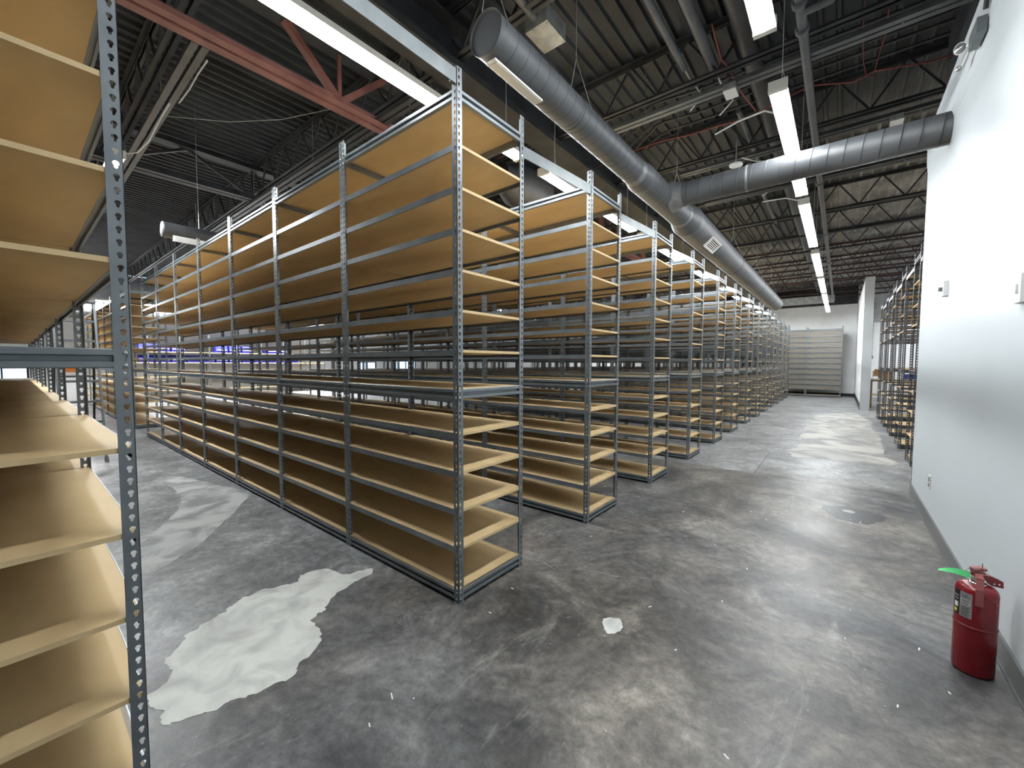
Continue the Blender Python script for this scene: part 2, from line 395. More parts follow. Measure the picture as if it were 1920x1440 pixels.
for i, y in enumerate(JY):
    k_ = 'b' if y < 12.5 else 'r'
    j = put('roof_joist', ch_me[k_][1], ceil, (0, y, 0))
    put('bottom_chord', ch_me[k_][0], j)
    x0, x1 = (-9.3, 3.7) if y < 5 else ((-3.1, 6.2) if y < 14 else (-2.48, 4.34))
    x = x0
    while x < x1:
        put('web', web_me[k_][0], j, (x, 0, 0)); put('web', web_me[k_][1], j, (x, 0, 0)); x += P_
    rest = MB()
    for a, b in ((-18.6, x0), (x1, 8.6)):
        q = a
        while q < b - .3:
            rest.bar((q, 0, JZ+.03), (q+P_/2, 0, DECK-.02), .022, .022).bar((q+P_/2, 0, DECK-.02), (q+P_, 0, JZ+.03), .022, .022); q += P_
    if rest.v:
        o = rest.build('web_run', MJOIST if k_ == 'b' else MPRIMERD, j); o['kind'] = 'stuff'

# girders running with the aisle
def girder(x, zb, mt, y0, y1, half, panel, wd, name='roof_girder'):
    mb = MB()
    for s_ in (-1, 1):
        mb.box(s_*.02 if s_ > 0 else -.105, .105 if s_ > 0 else -.02, y0, y1, zb, zb+.012)
        mb.box(s_*.02 if s_ > 0 else -.032, .032 if s_ > 0 else -.02, y0, y1, zb+.012, zb+.10)
    g = mb.build(name, mt, ceil, (x, 0, 0))
    tp = MB().box(-.105, .105, y0, y1, DECK-.13, DECK-.118).box(-.03, .03, y0, y1, DECK-.118, DECK-.05)
    tp.build('top_chord', MJOIST, g)
    y = y0
    a = MB().bar((0, 0, zb+.06), (0, half, DECK-.12), wd, wd*.8).mesh('web', mt)
    b = MB().bar((0, panel-half, DECK-.12), (0, panel, zb+.06), wd, wd*.8).mesh('web', mt)
    v = MB().bar((0, panel, zb+.06), (0, panel, DECK-.12), wd*.35, wd*.5).mesh('web', mt)
    while y < y1 - panel*.8:
        for q in (a, b, v): put('web', q, g, (0, y, 0))
        y += panel
    return g
girder(-2.62, 4.17, MPRIMER, -5.85, 9.6, .55, 2.2, .075)
girder(-6.35, 4.22, MJOIST, -4.24, 20.5, .9, 1.8, .05)
# dark built-up beam above the row of rack ends
struct('roof_beam', MB().box(-1.52, -1.22, -6.5, 19.9, 4.22, 4.24).box(-1.385, -1.355, -6.5, 19.9, 4.24, 4.62).box(-1.52, -1.22, -6.5, 19.9, 4.62, 4.64).box(-1.24, -1.222, -6.5, 19.9, 4.24, 4.29), MJOIST, ceil)

# ------------------------------------------------------------------ shelving
D, BAY, NB, PH = .61, 1.2334, 7, 3.048
LEV = [.078, .337, .561, .785, 1.011, 1.266, 1.493, 1.722, 1.950, 2.178, 2.408, 2.639, 2.935]
DBL = (0, 5, 12)

def keyhole_cell(w, hp, cx, n_top=9):
    """triangles of one w x hp cell with a keyhole, in (u, v)"""
    bm = bmesh.new()
    out = [bm.verts.new((u, v, 0)) for u, v in ((0, 0), (w, 0), (w, hp), (0, hp))]
    cz = hp*.62; R_ = .0074; r_ = .0040
    pts = [(cx+R_*math.cos(t), cz+R_*math.sin(t)) for t in [math.radians(-40+260*k/(n_top-1)) for k in range(n_top)]]
    pts += [(cx-r_, cz-.0065), (cx-r_, cz-.0125), (cx, cz-.0155), (cx+r_, cz-.0125), (cx+r_, cz-.0065)]
    inn = [bm.verts.new((u, v, 0)) for u, v in pts]
    E = [bm.edges.new((l[i], l[(i+1) % len(l)])) for l in (out, inn) for i in range(len(l))]
    bmesh.ops.triangle_fill(bm, edges=E, use_beauty=True)
    bm.verts.index_update()
    vs = [(v.co.x, v.co.y) for v in bm.verts]; ts = [tuple(v.index for v in f.verts) for f in bm.faces]
    # drop triangles inside the hole, if any
    def inside(p):
        c = False; j = len(pts)-1
        for i in range(len(pts)):
            (x1, y1), (x2, y2) = pts[i], pts[j]
            if (y1 > p[1]) != (y2 > p[1]) and p[0] < (x2-x1)*(p[1]-y1)/(y2-y1)+x1: c = not c
            j = i
        return c
    ts = [t for t in ts if not inside((sum(vs[i][0] for i in t)/3, sum(vs[i][1] for i in t)/3))]
    loop = list(range(4, 4+len(pts)))
    bm.free()
    return vs, ts, loop

HP = PH/80
def flange(mb, w, cx, fn, th):
    """punched strip w wide, PH high; fn(u, v, t) -> xyz"""
    vs, ts, loop = keyhole_cell(w, HP, cx)
    n = len(vs)
    for k in range(80):
        z = k*HP
        A = [fn(u, v+z, 0) for u, v in vs]; B = [fn(u, v+z, th) for u, v in vs]
        mb.add(A+B, ts + [tuple(n+i for i in t[::-1]) for t in ts] + [(loop[i], loop[(i+1) % len(loop)], n+loop[(i+1) % len(loop)], n+loop[i]) for i in range(len(loop))])
    # side walls
    for u in (0, w):
        mb.add([fn(u, 0, 0), fn(u, PH, 0), fn(u, PH, th), fn(u, 0, th)], [(0, 1, 2, 3)])
    mb.add([fn(0, PH, 0), fn(w, PH, 0), fn(w, PH, th), fn(0, PH, th)], [(0, 1, 2, 3)])
def post_mesh(mt):
    W, T = .040, .0022
    mb = MB()
    flange(mb, W, .016, lambda u, v, t: (-u, t, v), T)
    flange(mb, W, .016, lambda u, v, t: (-t, u, v), T)
    mb.box(-.045, .004, -.004, .045, 0, .003)
    me = mb.mesh('post', mt); return me
def tee_mesh(mt):
    W, T = .035, .0022
    mb = MB()
    flange(mb, W, .019, lambda u, v, t: (-u, t, v), T)
    flange(mb, W, .019, lambda u, v, t: (u, t, v), T)
    flange(mb, W, .018, lambda u, v, t: (-T/2+t, u, v), T)
    mb.box(-.035, .035, -.004, .035, 0, .003)
    return mb.mesh('post', mt)

def beam_meshes(mt, L):
    """single beam and double beam along X, centred, outer side at -y, board top at z=0"""
    s_ = MB().box(-L/2, L/2, .003, .0055, -.035, 0).box(-L/2, L/2, .0055, .026, -.0185, -.0165).box(-L/2, L/2, .0055, .012, -.035, -.033)
    d_ = MB(); q = L/2 - .036
    prof_ = [(.022, 0), (.002, 0), (0, -.003), (0, -.019), (.017, -.022), (.017, -.036), (0, -.039), (0, -.055), (.003, -.058), (.022, -.058)]
    d_.prism(prof_, 'x', -q, q)
    nf = []
    for s2 in (-1, 1):
        d_.box(s2*q if s2 > 0 else -L/2, L/2 if s2 > 0 else -q, .003, .006, -.058, 0)
        for zz in (-.0115, -.0496):
            cx = s2*(L/2-.012)
            f0_ = len(d_.f)
            d_.add([(cx+r_*math.cos(k*PI/4), yy, zz+r_*math.sin(k*PI/4)) for r_, yy in ((.0058, .003), (.0058, -.001), (.0035, -.0028)) for k in range(8)],
                   [tuple(range(16, 24))] + [(8*q_+k, 8*q_+(k+1) % 8, 8*q_+8+(k+1) % 8, 8*q_+8+k) for q_ in (0, 1) for k in range(8)])
            nf += range(f0_, len(d_.f))
    dm = d_.mesh('shelf_beam', mt); dm.materials.append(MGALV)
    for i_ in nf: dm.polygons[i_].material_index = 1
    return s_.mesh('shelf_beam', mt), dm

def kit(mt):
    k = {}
    k['post'] = post_mesh(mt); k['tee'] = tee_mesh(mt)
    k['beam'], k['dbeam'] = beam_meshes(mt, BAY-.010)
    _, k['end'] = beam_meshes(mt, D-.006)
    k['end'].name = 'end_beam'
    k['cross'] = MB().box(-.014, .014, .03, D-.03, -.052, -.0175).mesh('cross_beam', mt)
    return k
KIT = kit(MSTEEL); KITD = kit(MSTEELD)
BOARD = MB().box(-BAY+.0025, -.0025, .0065, D-.0065, -.016, 0).mesh('shelf_board', MBOARD)

def rack_row(name, x, y, label, group, k, nbays=NB, full=None, sign=1, cat='shelving rack', levels=LEV, board=BOARD, dbls=DBL):
    """a row of bays running from x toward -x (sign=1) or +x (sign=-1); full: number of bays whose pieces are objects, the rest joined"""
    t = thing(name, label, cat, (x, y, 0), 0 if sign > 0 else PI, group)
    oy = 0 if sign > 0 else -D
    full = nbays if full is None else full
    L = nbays*BAY
    put('post', k['post'], t, (0, oy, 0), 0); put('post', k['post'], t, (0, oy+D, 0), PI/2)
    put('post', k['post'], t, (-L, oy, 0), -PI/2); put('post', k['post'], t, (-L, oy+D, 0), PI)
    for i in range(1, nbays):
        put('post', k['tee'], t, (-BAY*i, oy, 0), 0); put('post', k['tee'], t, (-BAY*i, oy+D, 0), PI)
    jb, jm = MB(), MB()
    for li, z in enumerate(levels):
        dbl = li in dbls
        bm_ = k['dbeam'] if dbl else k['beam']
        for i in range(nbays):
            xc = -BAY*(i+.5)
            if i < full:
                put('shelf_beam', bm_, t, (xc, oy, z), 0); put('shelf_beam', bm_, t, (xc, oy+D, z), PI)
                put('shelf_board', board, t, (-BAY*i, oy, z))
            else:
                h = .058 if dbl else .035
                for a, b in ((oy+.003, oy+.024), (oy+D-.024, oy+D-.003)):
                    jm.box(xc-BAY/2+.005, xc+BAY/2-.005, a, b, z-h, z-.0165)
                    e = a if a < oy+.1 else b-.0025
                    jm.box(xc-BAY/2+.005, xc+BAY/2-.005, e, e+.0025, z-.0165, z)
                jb.box(-BAY*(i+1)+.0025, -BAY*i-.0025, oy+.0065, oy+D-.0065, z-.016, z)
        if dbl:
            put('end_beam', k['end'], t, (-.0005, oy+D/2, z), PI/2)
            put('end_beam', k['end'], t, (-L+.0005, oy+D/2, z), -PI/2)
            for i in range(1, nbays):
                if i <= full: put('cross_beam', k['cross'], t, (-BAY*i, oy, z))
                else: jm.box(-BAY*i-.014, -BAY*i+.014, oy+.03, oy+D-.03, z-.052, z-.0175)
    if jb.v:
        tag(jb.build('shelf_boards_beyond', MBOARD, t), kind='stuff'); tag(jm.build('shelf_beams_beyond', k['post'].materials[0], t), kind='stuff')
    return t

RY = [-1.974, 0, 1.5488, 3.0977, 4.641, 6.207, 7.714, 9.306, 10.878, 12.445, 13.99, 15.53, 17.07, 18.62]
ORD = ['', 'first', 'second', 'third', 'fourth', 'fifth', 'sixth', 'seventh', 'eighth', 'ninth', 'tenth', 'eleventh', 'twelfth', 'thirteenth']
rows = []
for i, y in enumerate(RY):
    if i == 0: lab = 'grey steel shelving row cut off by the left edge of the photo'
    elif i == 1: lab = 'nearest complete tall shelving row, its end post standing in mid photo'
    else: lab = '%s grey shelving row along the aisle, counting back from the nearest complete one' % ORD[i]
    kw = dict(levels=[.10, .367, .627, .89, 1.155, 1.456, 1.726, 1.987, 2.256, 2.52, 2.785, 2.99], dbls=(0, 5, 11)) if i == 0 else {}
    rows.append(rack_row('shelving_rack', 0, y, lab, 'long shelving rows beside the aisle', KIT, full=NB if i <= 4 else (3 if i <= 6 else 1), **kw))

# tie bars bolted across the aisles between row tops
tie = None
for i in range(len(RY)-1):
    a = RY[i]+D+.001; b = RY[i+1]-.001
    if i == 0: za0, za1, zb0, zb1 = 2.950, 3.030, 2.950, 3.030
    else: za0, za1, zb0, zb1 = 2.79, 2.866, 2.85, 2.93
    q = MB(); X0, X1 = -.0085, -.003
    q.add([(X0,a,za0),(X1,a,za0),(X1,b,zb0),(X0,b,zb0),(X0,a,za1),(X1,a,za1),(X1,b,zb1),(X0,b,zb1)], [(0,3,2,1),(4,5,6,7),(0,1,5,4),(1,2,6,5),(2,3,7,6),(3,0,4,7)])
    q.box(-.03, -.0085, b-.03, b-.001, zb0+.004, zb1-.004)
    o = q.build('tie_bar', MTIE, rows[i+1]); o.location = (0, -RY[i+1], 0)
    tag(o, 'pale flat bar across the aisle top')

# second block of rows beyond the cross aisle on the left
rack_row('shelving_rack', -9.95, 0, 'far shelving row beyond the cross aisle, seen past the near left post', None, KIT, full=2)

# rack standing along the back wall, with panelled back
t = rack_row('shelving_rack', 1.75, 20.55, 'shelving rack with grey back panels across the far end of the aisle', None, KIT, nbays=3, full=3)
pm = MB().box(-BAY+.004, -.004, .030, .033, 0, 1).mesh('back_panel', MPANEL)
zs = [.337, .561, .785, 1.011, 1.266, 1.493, 1.722, 1.95, 2.178, 2.408, 2.639, 2.935]
for i in range(3):
    for a, b in zip(zs[:-1], zs[1:]):
        o = put('back_panel', pm, t, (-BAY*i, 0, a+.001)); o.scale = (1, 1, b-a-.019)

# rows right of the aisle, behind the white wall
for i, y in enumerate([4.68, 6.2, 7.75, 9.27, 10.83, 12.42]):
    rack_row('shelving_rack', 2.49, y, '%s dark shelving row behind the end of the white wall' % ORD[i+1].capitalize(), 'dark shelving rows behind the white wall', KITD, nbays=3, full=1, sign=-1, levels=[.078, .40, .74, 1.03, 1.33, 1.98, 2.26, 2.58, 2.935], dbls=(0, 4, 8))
for i, y in enumerate([4.68, 6.2, 7.75, 9.27, 10.83][:5]):
    y2 = [6.2, 7.75, 9.27, 10.83, 12.42][i]
    q = MB().box(2.493, 2.498, y+D+.001, y2-.001, 2.80, 2.855)
    tag(q.build('tie_bar', MSTEELD), 'pale bar tying the tops of %s and %s dark rows' % (ORD[i+1], ORD[i+2]), 'tie bar', 'tie bars over the dark rows')

# rack along the left wall with blue bins
t = thing('bin_rack', 'grey wall rack holding blue bins at the far left end', 'rack', (-19.9, .8, 0))
for y in range(9):
    for x in (0, .5):
        MB().box(x-.02, x+.02, y*1.0-.02, y*1.0+.02, 0, 2.6).build('post', MSTEELD, t)
for z in (.3, .85, 1.42, 1.85):
    MB().box(-.02, .52, .021, 7.979, z-.03, z).build('shelf_board', MBOARD, t)
bin_me = MB().prism([(0, 0), (.46, 0), (.46, .12), (.40, .30), (0, .30)], 'y', 0, .42).mesh('storage_bin', MBLUE)
lip_me = MB().box(.455, .475, .01, .41, .10, .125).mesh('bin_lip', MWHITE)
kk = 0
for z in (1.42, 1.85):
    for q in range(12):
        if z > 1.8 and q in (3, 4, 8, 11): continue
        kk += 1
        b = put('storage_bin', bin_me, None, (-19.88, 1.55+.5*q, z+.0005))
        put('bin_lip', lip_me, b)
        tag(b, '%s blue bin from the near end of the %s shelf, far left wall rack' % (ORD[q+1].capitalize(), 'upper' if z > 1.8 else 'lower'), 'bin', 'blue bins on the %s wall shelf' % ('upper' if z > 1.8 else 'lower'))

# ------------------------------------------------------------------ strip lights
def lamp_meshes(L):
    W = .13
    hb = MB().prism([(-.065, .012), (.065, .012), (.05, .07), (-.05, .07)], 'y', 0, L)
    df = MB().prism([(-.062, .0115), (-.055, -.004), (0, -.010), (.055, -.004), (.062, .0115)], 'y', .04, L-.04)
    cp = MB().box(-.066, .066, -.004, .0385, -.008, .0715)
    hg = MB().tube([(0, .25, .07), (0, .25, DECK-3.6)], .0025, 5).tube([(0, .25, .3), (.05, .22, .07)], .002, 5)
    hg2 = MB().tube([(0, L-.25, .07), (0, L-.25, DECK-3.6)], .0025, 5)
    return hb.mesh('strip_light', MLAMPB), df.mesh('diffuser', MLAMP), cp.mesh('end_cap', MLAMPB), hg.mesh('hanger', MWIRE), hg2.mesh('hanger', MWIRE)
LL = 2.63
LM = lamp_meshes(LL)
LM2 = LM[1].copy(); LM2.materials[0] = MLAMP2
LM3 = LM[1].copy(); LM3.materials[0] = MLAMP3
LM4 = LM[1].copy(); LM4.materials[0] = MLAMP4
def lamp(x, y, label, group, z=3.6, wide=1.0, dif=None):
    o = put('strip_light', LM[0], None, (x, y, z))
    o.scale = (wide, 1, 1); put('diffuser', dif or LM[1], o); put('end_cap', LM[2], o); put('end_cap', LM[2], o, (0, LL-.0345, 0)); put('hanger', LM[3], o); put('hanger', LM[4], o)
    return tag(o, label, 'light', group)
ys = [-1.0, 2.32, 5.27, 8.45, 11.45, 14.4, 17.35]
names = ['cut by the top edge of the photo', 'passing over the branch duct', 'just beyond the branch duct', 'second beyond the branch duct', 'third beyond the branch duct', 'fourth beyond the branch duct', 'nearest the white back wall']
for i, y in enumerate(ys):
    lamp(1.228, y, 'lit strip light over the aisle, %s' % names[i], 'strip lights over the aisle', dif=LM3)
ys2 = [-.70, 2.34, 5.3, 8.3, 11.3, 14.3, 17.3]
nm2 = ['largest in the photo, at the upper left', 'ending behind the second row top', 'above the third and fourth rows', 'above the fifth row', 'above the seventh row', 'above the ninth row', 'farthest back']
for i, y in enumerate(ys2):
    lamp(-1.05, y, 'lit strip light above the shelving ends, %s' % nm2[i], 'strip lights above the shelving ends', wide=1.08)
for i, y in enumerate([.8, 4.2, 7.6, 11.0, 14.4, 17.8]):
    lamp(-9.28, y, '%s strip light over the cross aisle behind the near racks' % ORD[i+1].capitalize(), 'strip lights over the cross aisle')
for i, y in enumerate([-1.5, 1.6, 4.7, 7.6]):
    lamp(-18.9, y, '%s strip light in front of the far left wall' % ORD[i+1].capitalize(), 'strip lights by the far left wall', dif=LM2)
o = lamp(-4.33, -.80, 'strip light running lengthwise over the first aisle, behind the near left post', None, dif=LM4); o.rotation_euler = (0, 0, PI/2)
for i, (x, y) in enumerate([(4.6, 8.2), (4.6, 13.2), (4.6, 18.0)]):
    lamp(x, y, '%s strip light behind the white wall, over the dark rows' % ORD[i+1].capitalize(), 'strip lights behind the white wall')

# ------------------------------------------------------------------ ducts
def ycyl(prof, n=40):   # (r, y) profile about the Y axis
    mb = MB()
    vs = [(r*math.cos(2*PI*k/n), y, r*math.sin(2*PI*k/n)) for r, y in prof for k in range(n)]
    mb.add(vs, [(i*n+k, i*n+(k+1) % n, (i+1)*n+(k+1) % n, (i+1)*n+k) for i in range(len(prof)-1) for k in range(n)], True)
    return mb
def helix(mb, y0, y1, r, pitch, th=.003, n=28):
    pts = []; N = int((y1-y0)/pitch*n)
    for i in range(N+1):
        a = 2*PI*i/n; pts.append((r*math.cos(a), y0+pitch*i/n, r*math.sin(a)))
    mb.tube(pts, th, 4, False)
DX, DZ = -.018, 3.378
duct = ycyl([(.124, .25), (.124, 2.52)]).build('air_duct', MDUCT, None, (DX, 0, DZ))
tag(duct, 'long grey spiral duct hanging along the shelving ends', 'duct')
MB().add([(.122*math.cos(2*PI*k/40), .2615, .122*math.sin(2*PI*k/40)) for k in range(40)] + [(.122*math.cos(2*PI*k/40), .2655, .122*math.sin(2*PI*k/40)) for k in range(40)], [tuple(range(40)), tuple(range(79, 39, -1))] + [(k, (k+1) % 40, 40+(k+1) % 40, 40+k) for k in range(40)]).build('end_plate', MDUCT, duct)
o = ycyl([(.121, .262), (.125, .25), (.1275, .246), (.1275, .262), (.125, .27)]).build('end_cap', MDUCT, duct)
ycyl([(.124, 2.50), (.128, 2.52), (.133, 2.56), (.150, 2.66), (.152, 2.70), (.149, 2.705)]).build('reducer', MDUCT, duct)
ycyl([(.149, 2.70), (.149, 4.06)]).build('duct_section', MDUCT, duct)
ycyl([(.149, 4.04), (.153, 4.06), (.158, 4.10), (.203, 4.30), (.210, 4.34), (.206, 4.35)]).build('reducer', MDUCT, duct)
ycyl([(.206, 4.34), (.206, 14.2), (.20, 14.24), (.0005, 14.24)]).build('duct_section', MDUCT, duct)
h = MB(); helix(h, .30, 2.5, .1240, .115, .0022); helix(h, 2.75, 4.02, .149, .10, .0022); helix(h, 4.40, 14.1, .206, .115, .0024)
tag(h.build('spiral_seam', MDUCTS, duct), kind='stuff')
tp = ycyl([(.1245, 2.44), (.1285, 2.45), (.1285, 2.53)]).add(*[(lambda m_: (m_.v, m_.f, True))(ycyl([(.1495, 4.0), (.1535, 4.01), (.1535, 4.06)]))][0])
tp.build('joint_tape', MTAPE, duct)
for yy in (1.24,):
    ycyl([(.1242, yy), (.1262, yy+.002), (.1262, yy+.008), (.1242, yy+.01)]).build('joint_band', MDUCTS, duct)
for yy in (7.3, 10.2, 12.6):
    ycyl([(.2062, yy), (.2085, yy+.002), (.2085, yy+.03), (.2062, yy+.032)]).build('joint_band', MDUCTS, duct)
# hangers of the duct
for yy, r in ((.32, .124), (1.35, .124), (3.9, .149), (7.4, .206), (10.3, .206), (13.0, .206)):
    hg = MB().tube([(-r*.98, yy, .03), (0, yy-.04, r+.32), (0, yy-.04, DECK-DZ)], .0028, 5).tube([(r*.98, yy, .03), (0, yy-.04, r+.32)], .0028, 5)
    hg.build('hanger_wire', MGALV, duct)
# white register strip under the near end
q = MB().box(-.035, .035, .30, .80, -.1405, -.128).box(-.028, .028, .32, .78, -.144, -.1405)
q.build('register', MWHITE, duct)
# side register on the wide part
A = math.atan2(1.4146-DZ, 1.6889-DX)
o = MB().box(.203, .211, 4.94, 5.42, -.08, .08).build('register', MPIPED, duct); o.rotation_euler = (0, -A, 0)  # dark backing plate painted in for the shade between the slats
gr = MB()
for s_ in range(6): gr.bar((.214, 4.97, -.060+.024*s_), (.214, 5.39, -.060+.024*s_), .016, .003, (.6, 0, .8))
gr.box(.203, .224, 4.92, 4.96, -.09, .09).box(.203, .224, 5.40, 5.44, -.09, .09).box(.203, .224, 4.96, 5.40, -.09, -.068).box(.203, .224, 4.96, 5.40, .068, .09)
gr.build('register_frame', MWHITE, o)
# branch duct along X to the white wall
BYY, BR = 3.386, .128
def xcyl(prof, n=36):
    mb = MB(); vs = [(x_, r*math.cos(2*PI*k/n), r*math.sin(2*PI*k/n)) for r, x_ in prof for k in range(n)]
    return mb.add(vs, [(i*n+k, i*n+(k+1) % n, (i+1)*n+(k+1) % n, (i+1)*n+k) for i in range(len(prof)-1) for k in range(n)], True)
br = xcyl([(.17, .10), (.150, .145), (.134, .20), (BR, .21), (BR, 2.352), (BR+.004, 2.352)]).build('branch_duct', MDUCT, duct, (0, BYY, 0))
h = MB()
for x_ in [.30+.125*k for k in range(17)]:
    pts = [(x_+.018*math.sin(a), (BR+.0005)*math.cos(a), (BR+.0005)*math.sin(a)) for a in [2*PI*k/32 for k in range(33)]]
    h.tube(pts, .0032, 4, False)
tag(h.build('duct_rib', MDUCT, br), kind='stuff')
xcyl([(BR+.001, .86), (BR+.005, .864), (BR+.005, .885), (BR+.001, .89)]).build('joint_band', MTAPE, br)
xcyl([(.175, .095), (.158, .14), (.140, .20), (.134, .235)]).build('joint_collar', MTAPE, br)

# duct with grille far left, and the dark duct by the left wall
g = tag(ycyl([(.0005, 0), (.098, 0), (.103, .01), (.103, .02), (.10, .03), (.10, 9)]).build('air_duct', MPIPED, None, (-5.29, -.285, 3.165)), 'dark round duct with white grille, hung beyond the near rack top', 'duct')
q = MB().box(.088, .104, .10, .49, -.115, -.04)
for k in range(14): q.box(.104, .108, .125+.026*k, .135+.026*k, -.105, -.05)
o = q.build('grille', MWHITE, g); o.rotation_euler = (0, .35, 0); 
MB().tube([(0, .4, .1), (0, .4, 1.69)], .003, 5).tube([(0, 4, .1), (0, 4, 1.69)], .003, 5).build('hanger_wire', MGALV, g)
tag(MB().tube([(-19.3, -6.5, 3.25), (-19.3, .05, 3.25), (-19.3, .25, 3.28), (-19.3, 12, 3.28)], [.26, .26, .21, .21], 20).build('air_duct', MPIPED), 'thick dark duct along the far left wall above the racks', 'duct')
tag(MB().box(-6, 1.4, 20.2, 20.9, 4.08, 4.30).box(-6, 1.42, 20.15, 20.17, 4.06, 4.32).box(-.9, -.87, 20.15, 20.95, 4.06, 4.32).build('air_duct', MGALV), 'flat galvanised duct under the roof at the back wall', 'duct')
# open hood above the near rack
t = thing('exhaust_hood', 'dark hood with black round mouth above the nearest row', 'hood', (-2.05, 2.75, 4.0))
ycyl([(.17, -.02), (.19, 0), (.19, .1), (.30, .36), (.30, .9)]).build('hood_body', MPIPED, t)
ycyl([(.0005, .06), (.188, .06)]).build('hood_mouth_shade', MBLACK, t)  # black disc standing in for the shade inside the mouth
MB().tube([(0, .5, .29), (0, .5, .86)], .012, 6).build('hanger_rod', MPIPED, t)
# galvanised box with pipe at the top
t = thing('junction_box', 'large galvanised box on a pipe above the near duct end', 'junction box', (-.44, 1.495, 4.3))
MB().box(-.115, .115, -.15, .15, 0, .15).build('box_body', MGALV, t)
MB().tube([(-.01, -.15, .08), (-.04, -1.6, .2), (-.05, -3, .22)], .035, 10).build('pipe', MPIPE, t)
MB().tube([(0, .1, .15), (0, .1, .56)], .005, 6).build('hanger_rod', MGALV, t)
for x_, y_ in ((-.1, -.13), (.1, -.13), (-.1, .13), (.1, .13), (-.03, -.14), (.03, -.14)):
    MB().box(x_-.006, x_+.006, y_-.006, y_+.006, -.004, 0).build('screw', MCHROME, t)

# ------------------------------------------------------------------ pipes, conduits and cables under the roof
def run(name, pts, r, mt, label, cat, group=None, n=8):
    return tag(MB().tube(pts, r, n).build(name, mt), label, cat, group)
pp = thing('sprinkler_pipe', 'grey pipe with fittings running beside the aisle lights', 'pipe', (1.40, 0, 4.2))
MB().tube([(-.05, -6.5, 0), (-.04, 20.8, 0)], .036, 12).build('pipe', MPIPE, pp)
for y in (2.30, 2.62, 6.3, 9.4, 12.5):
    ycyl([(.038, y), (.052, y+.005), (.052, y+.05), (.038, y+.055)], 14).build('coupling', MPIPE, pp, (-.05, 0, 0))
MB().tube([(-.05, 2.45, 0), (.14, 2.45, 0), (.20, 2.42, .04), (.22, 2.40, .12), (.22, 2.40, .62)], .034, 10).build('elbow', MPIPE, pp)
for y in (1.24, 4.84, 8.42, 13.35, 16.6): MB().tube([(-.05, y+.1, .03), (-.05, y+.1, .17)], .006, 5).build('hanger_rod', MGALV, pp)
run('insulated_pipe', [(.87, -6.5, 4.60), (.87, 20.8, 4.60)], .085, MPIPED, 'broad dark insulated pipe above the aisle lights', 'pipe', n=16)
for i, (x_, y0, y1, r) in enumerate([(.315, -5, 2.95, .034), (.56, -5, 3.25, .05), (.62, 4.1, 6.2, .03), (.50, 5.6, 9.0, .03)]):
    o = run('roof_conduit', [(x_, y0, 4.5), (x_, y1, 4.5)], r, MPIPE, ['grey conduit stub above the duct with a white cable', 'thick dark pipe stub beside the conduit stub', 'short grey conduit above the branch duct', 'grey conduit stub past the branch duct'][i], 'conduit', 'conduit stubs under the roof', 10)
    if i < 3:
        MB().tube([(x_, y1-.01, 4.5), (x_+.02, y1+.16, 4.46), (x_+.10, y1+.34, 4.36), (x_-.06, y1+.46, 4.31)], .009, 6).build('cable_tail', MWIRE, o)
def pair(y, z, x0, x1, mt, label, white=False):
    t = thing('conduit_pair', label, 'conduit', (0, y, z), 0, 'paired conduits across the roof')
    MB().box(x0, x1, -.065, -.012, -.02, .02).build('conduit', mt, t); MB().box(x0, x1, .012, .065, -.02, .02).build('conduit', mt, t)
    for x_ in [x0+.4+2.2*k for k in range(int((x1-x0-.5)/2.2)+1)]: MB().tube([(x_, 0, -.024), (x_, 0, DECK-z)], .005, 5).build('hanger_rod', MGALV, t)
    if white: MB().tube([(.45, .085, .03), (.9, .08, .035), (1.5, .085, .04), (x1, .08, .035)], .006, 5).build('white_cable', MWIRE, t)
    return t
pair(3.22, 4.30, -.6, 7.5, MPIPE, 'pair of grey conduits crossing above the branch duct with white cable', True)
pair(1.20, 4.2, -9, -1.6, MPIPED, 'pair of grey conduits crossing over the nearest row')
pair(-.45, 4.2, -9, -2.75, MPIPE, 'pair of brownish channels at upper left beside the near post')
pair(4.97, 4.3, -.3, 7.5, MPIPED, 'pair of dark conduits just past the branch duct')
pair(6.4, 4.3, -.3, 7.5, MPIPED, 'pair of dark conduits beyond the branch duct')
fans = [[(-0.91,4.13),(-0.42,3.74),(-0.23,3.68),(0.19,3.74),(5.12,3.8)],[(-0.89,4.25),(-0.35,3.84),(-0.21,3.82),(0.17,3.88),(5.12,3.9)],[(-0.91,4.47),(-0.4,4.07),(-0.15,4.0),(0.15,4.06),(5.12,4.06)],[(-0.87,4.58),(-0.41,4.18),(-0.28,4.15),(0.06,4.21),(5.12,4.21)],[(-0.8,4.69),(-0.47,4.45),(-0.26,4.39),(-0.0,4.42),(5.12,4.42)]]
for i, p in enumerate(fans):
    run('bent_conduit', [(a, b, 4.72) for a, b in p], .016, MPIPED, '%s of five dark bent conduits fanning out above the spiral duct' % ORD[i+1].capitalize(), 'conduit', 'bent conduits above the spiral duct', 6)
run('red_cable', [(-2.4,4.3,4.4),(-.67,4.02,4.4),(-.37,3.97,4.38),(-.21,4.02,4.4),(.06,4.03,4.37),(.36,4.1,4.4),(.7,4.15,4.4),(.93,4.1,4.42),(1.34,3.91,4.4),(1.7,4.09,4.38),(1.86,4.05,4.4),(2.3,4.27,4.42),(4,4.2,4.4)], .008, MCABLE, 'red cable bundle looping under the joists above the branch duct', 'cable', n=6)
run('red_cable', [(1.74,2.4,4.52),(1.75,3.42,4.5),(1.77,3.94,4.46),(1.8,4.14,4.42),(1.87,4.18,4.41)], .005, MCABLE, 'thin red cable hanging right of the aisle pipe', 'cable', n=5)
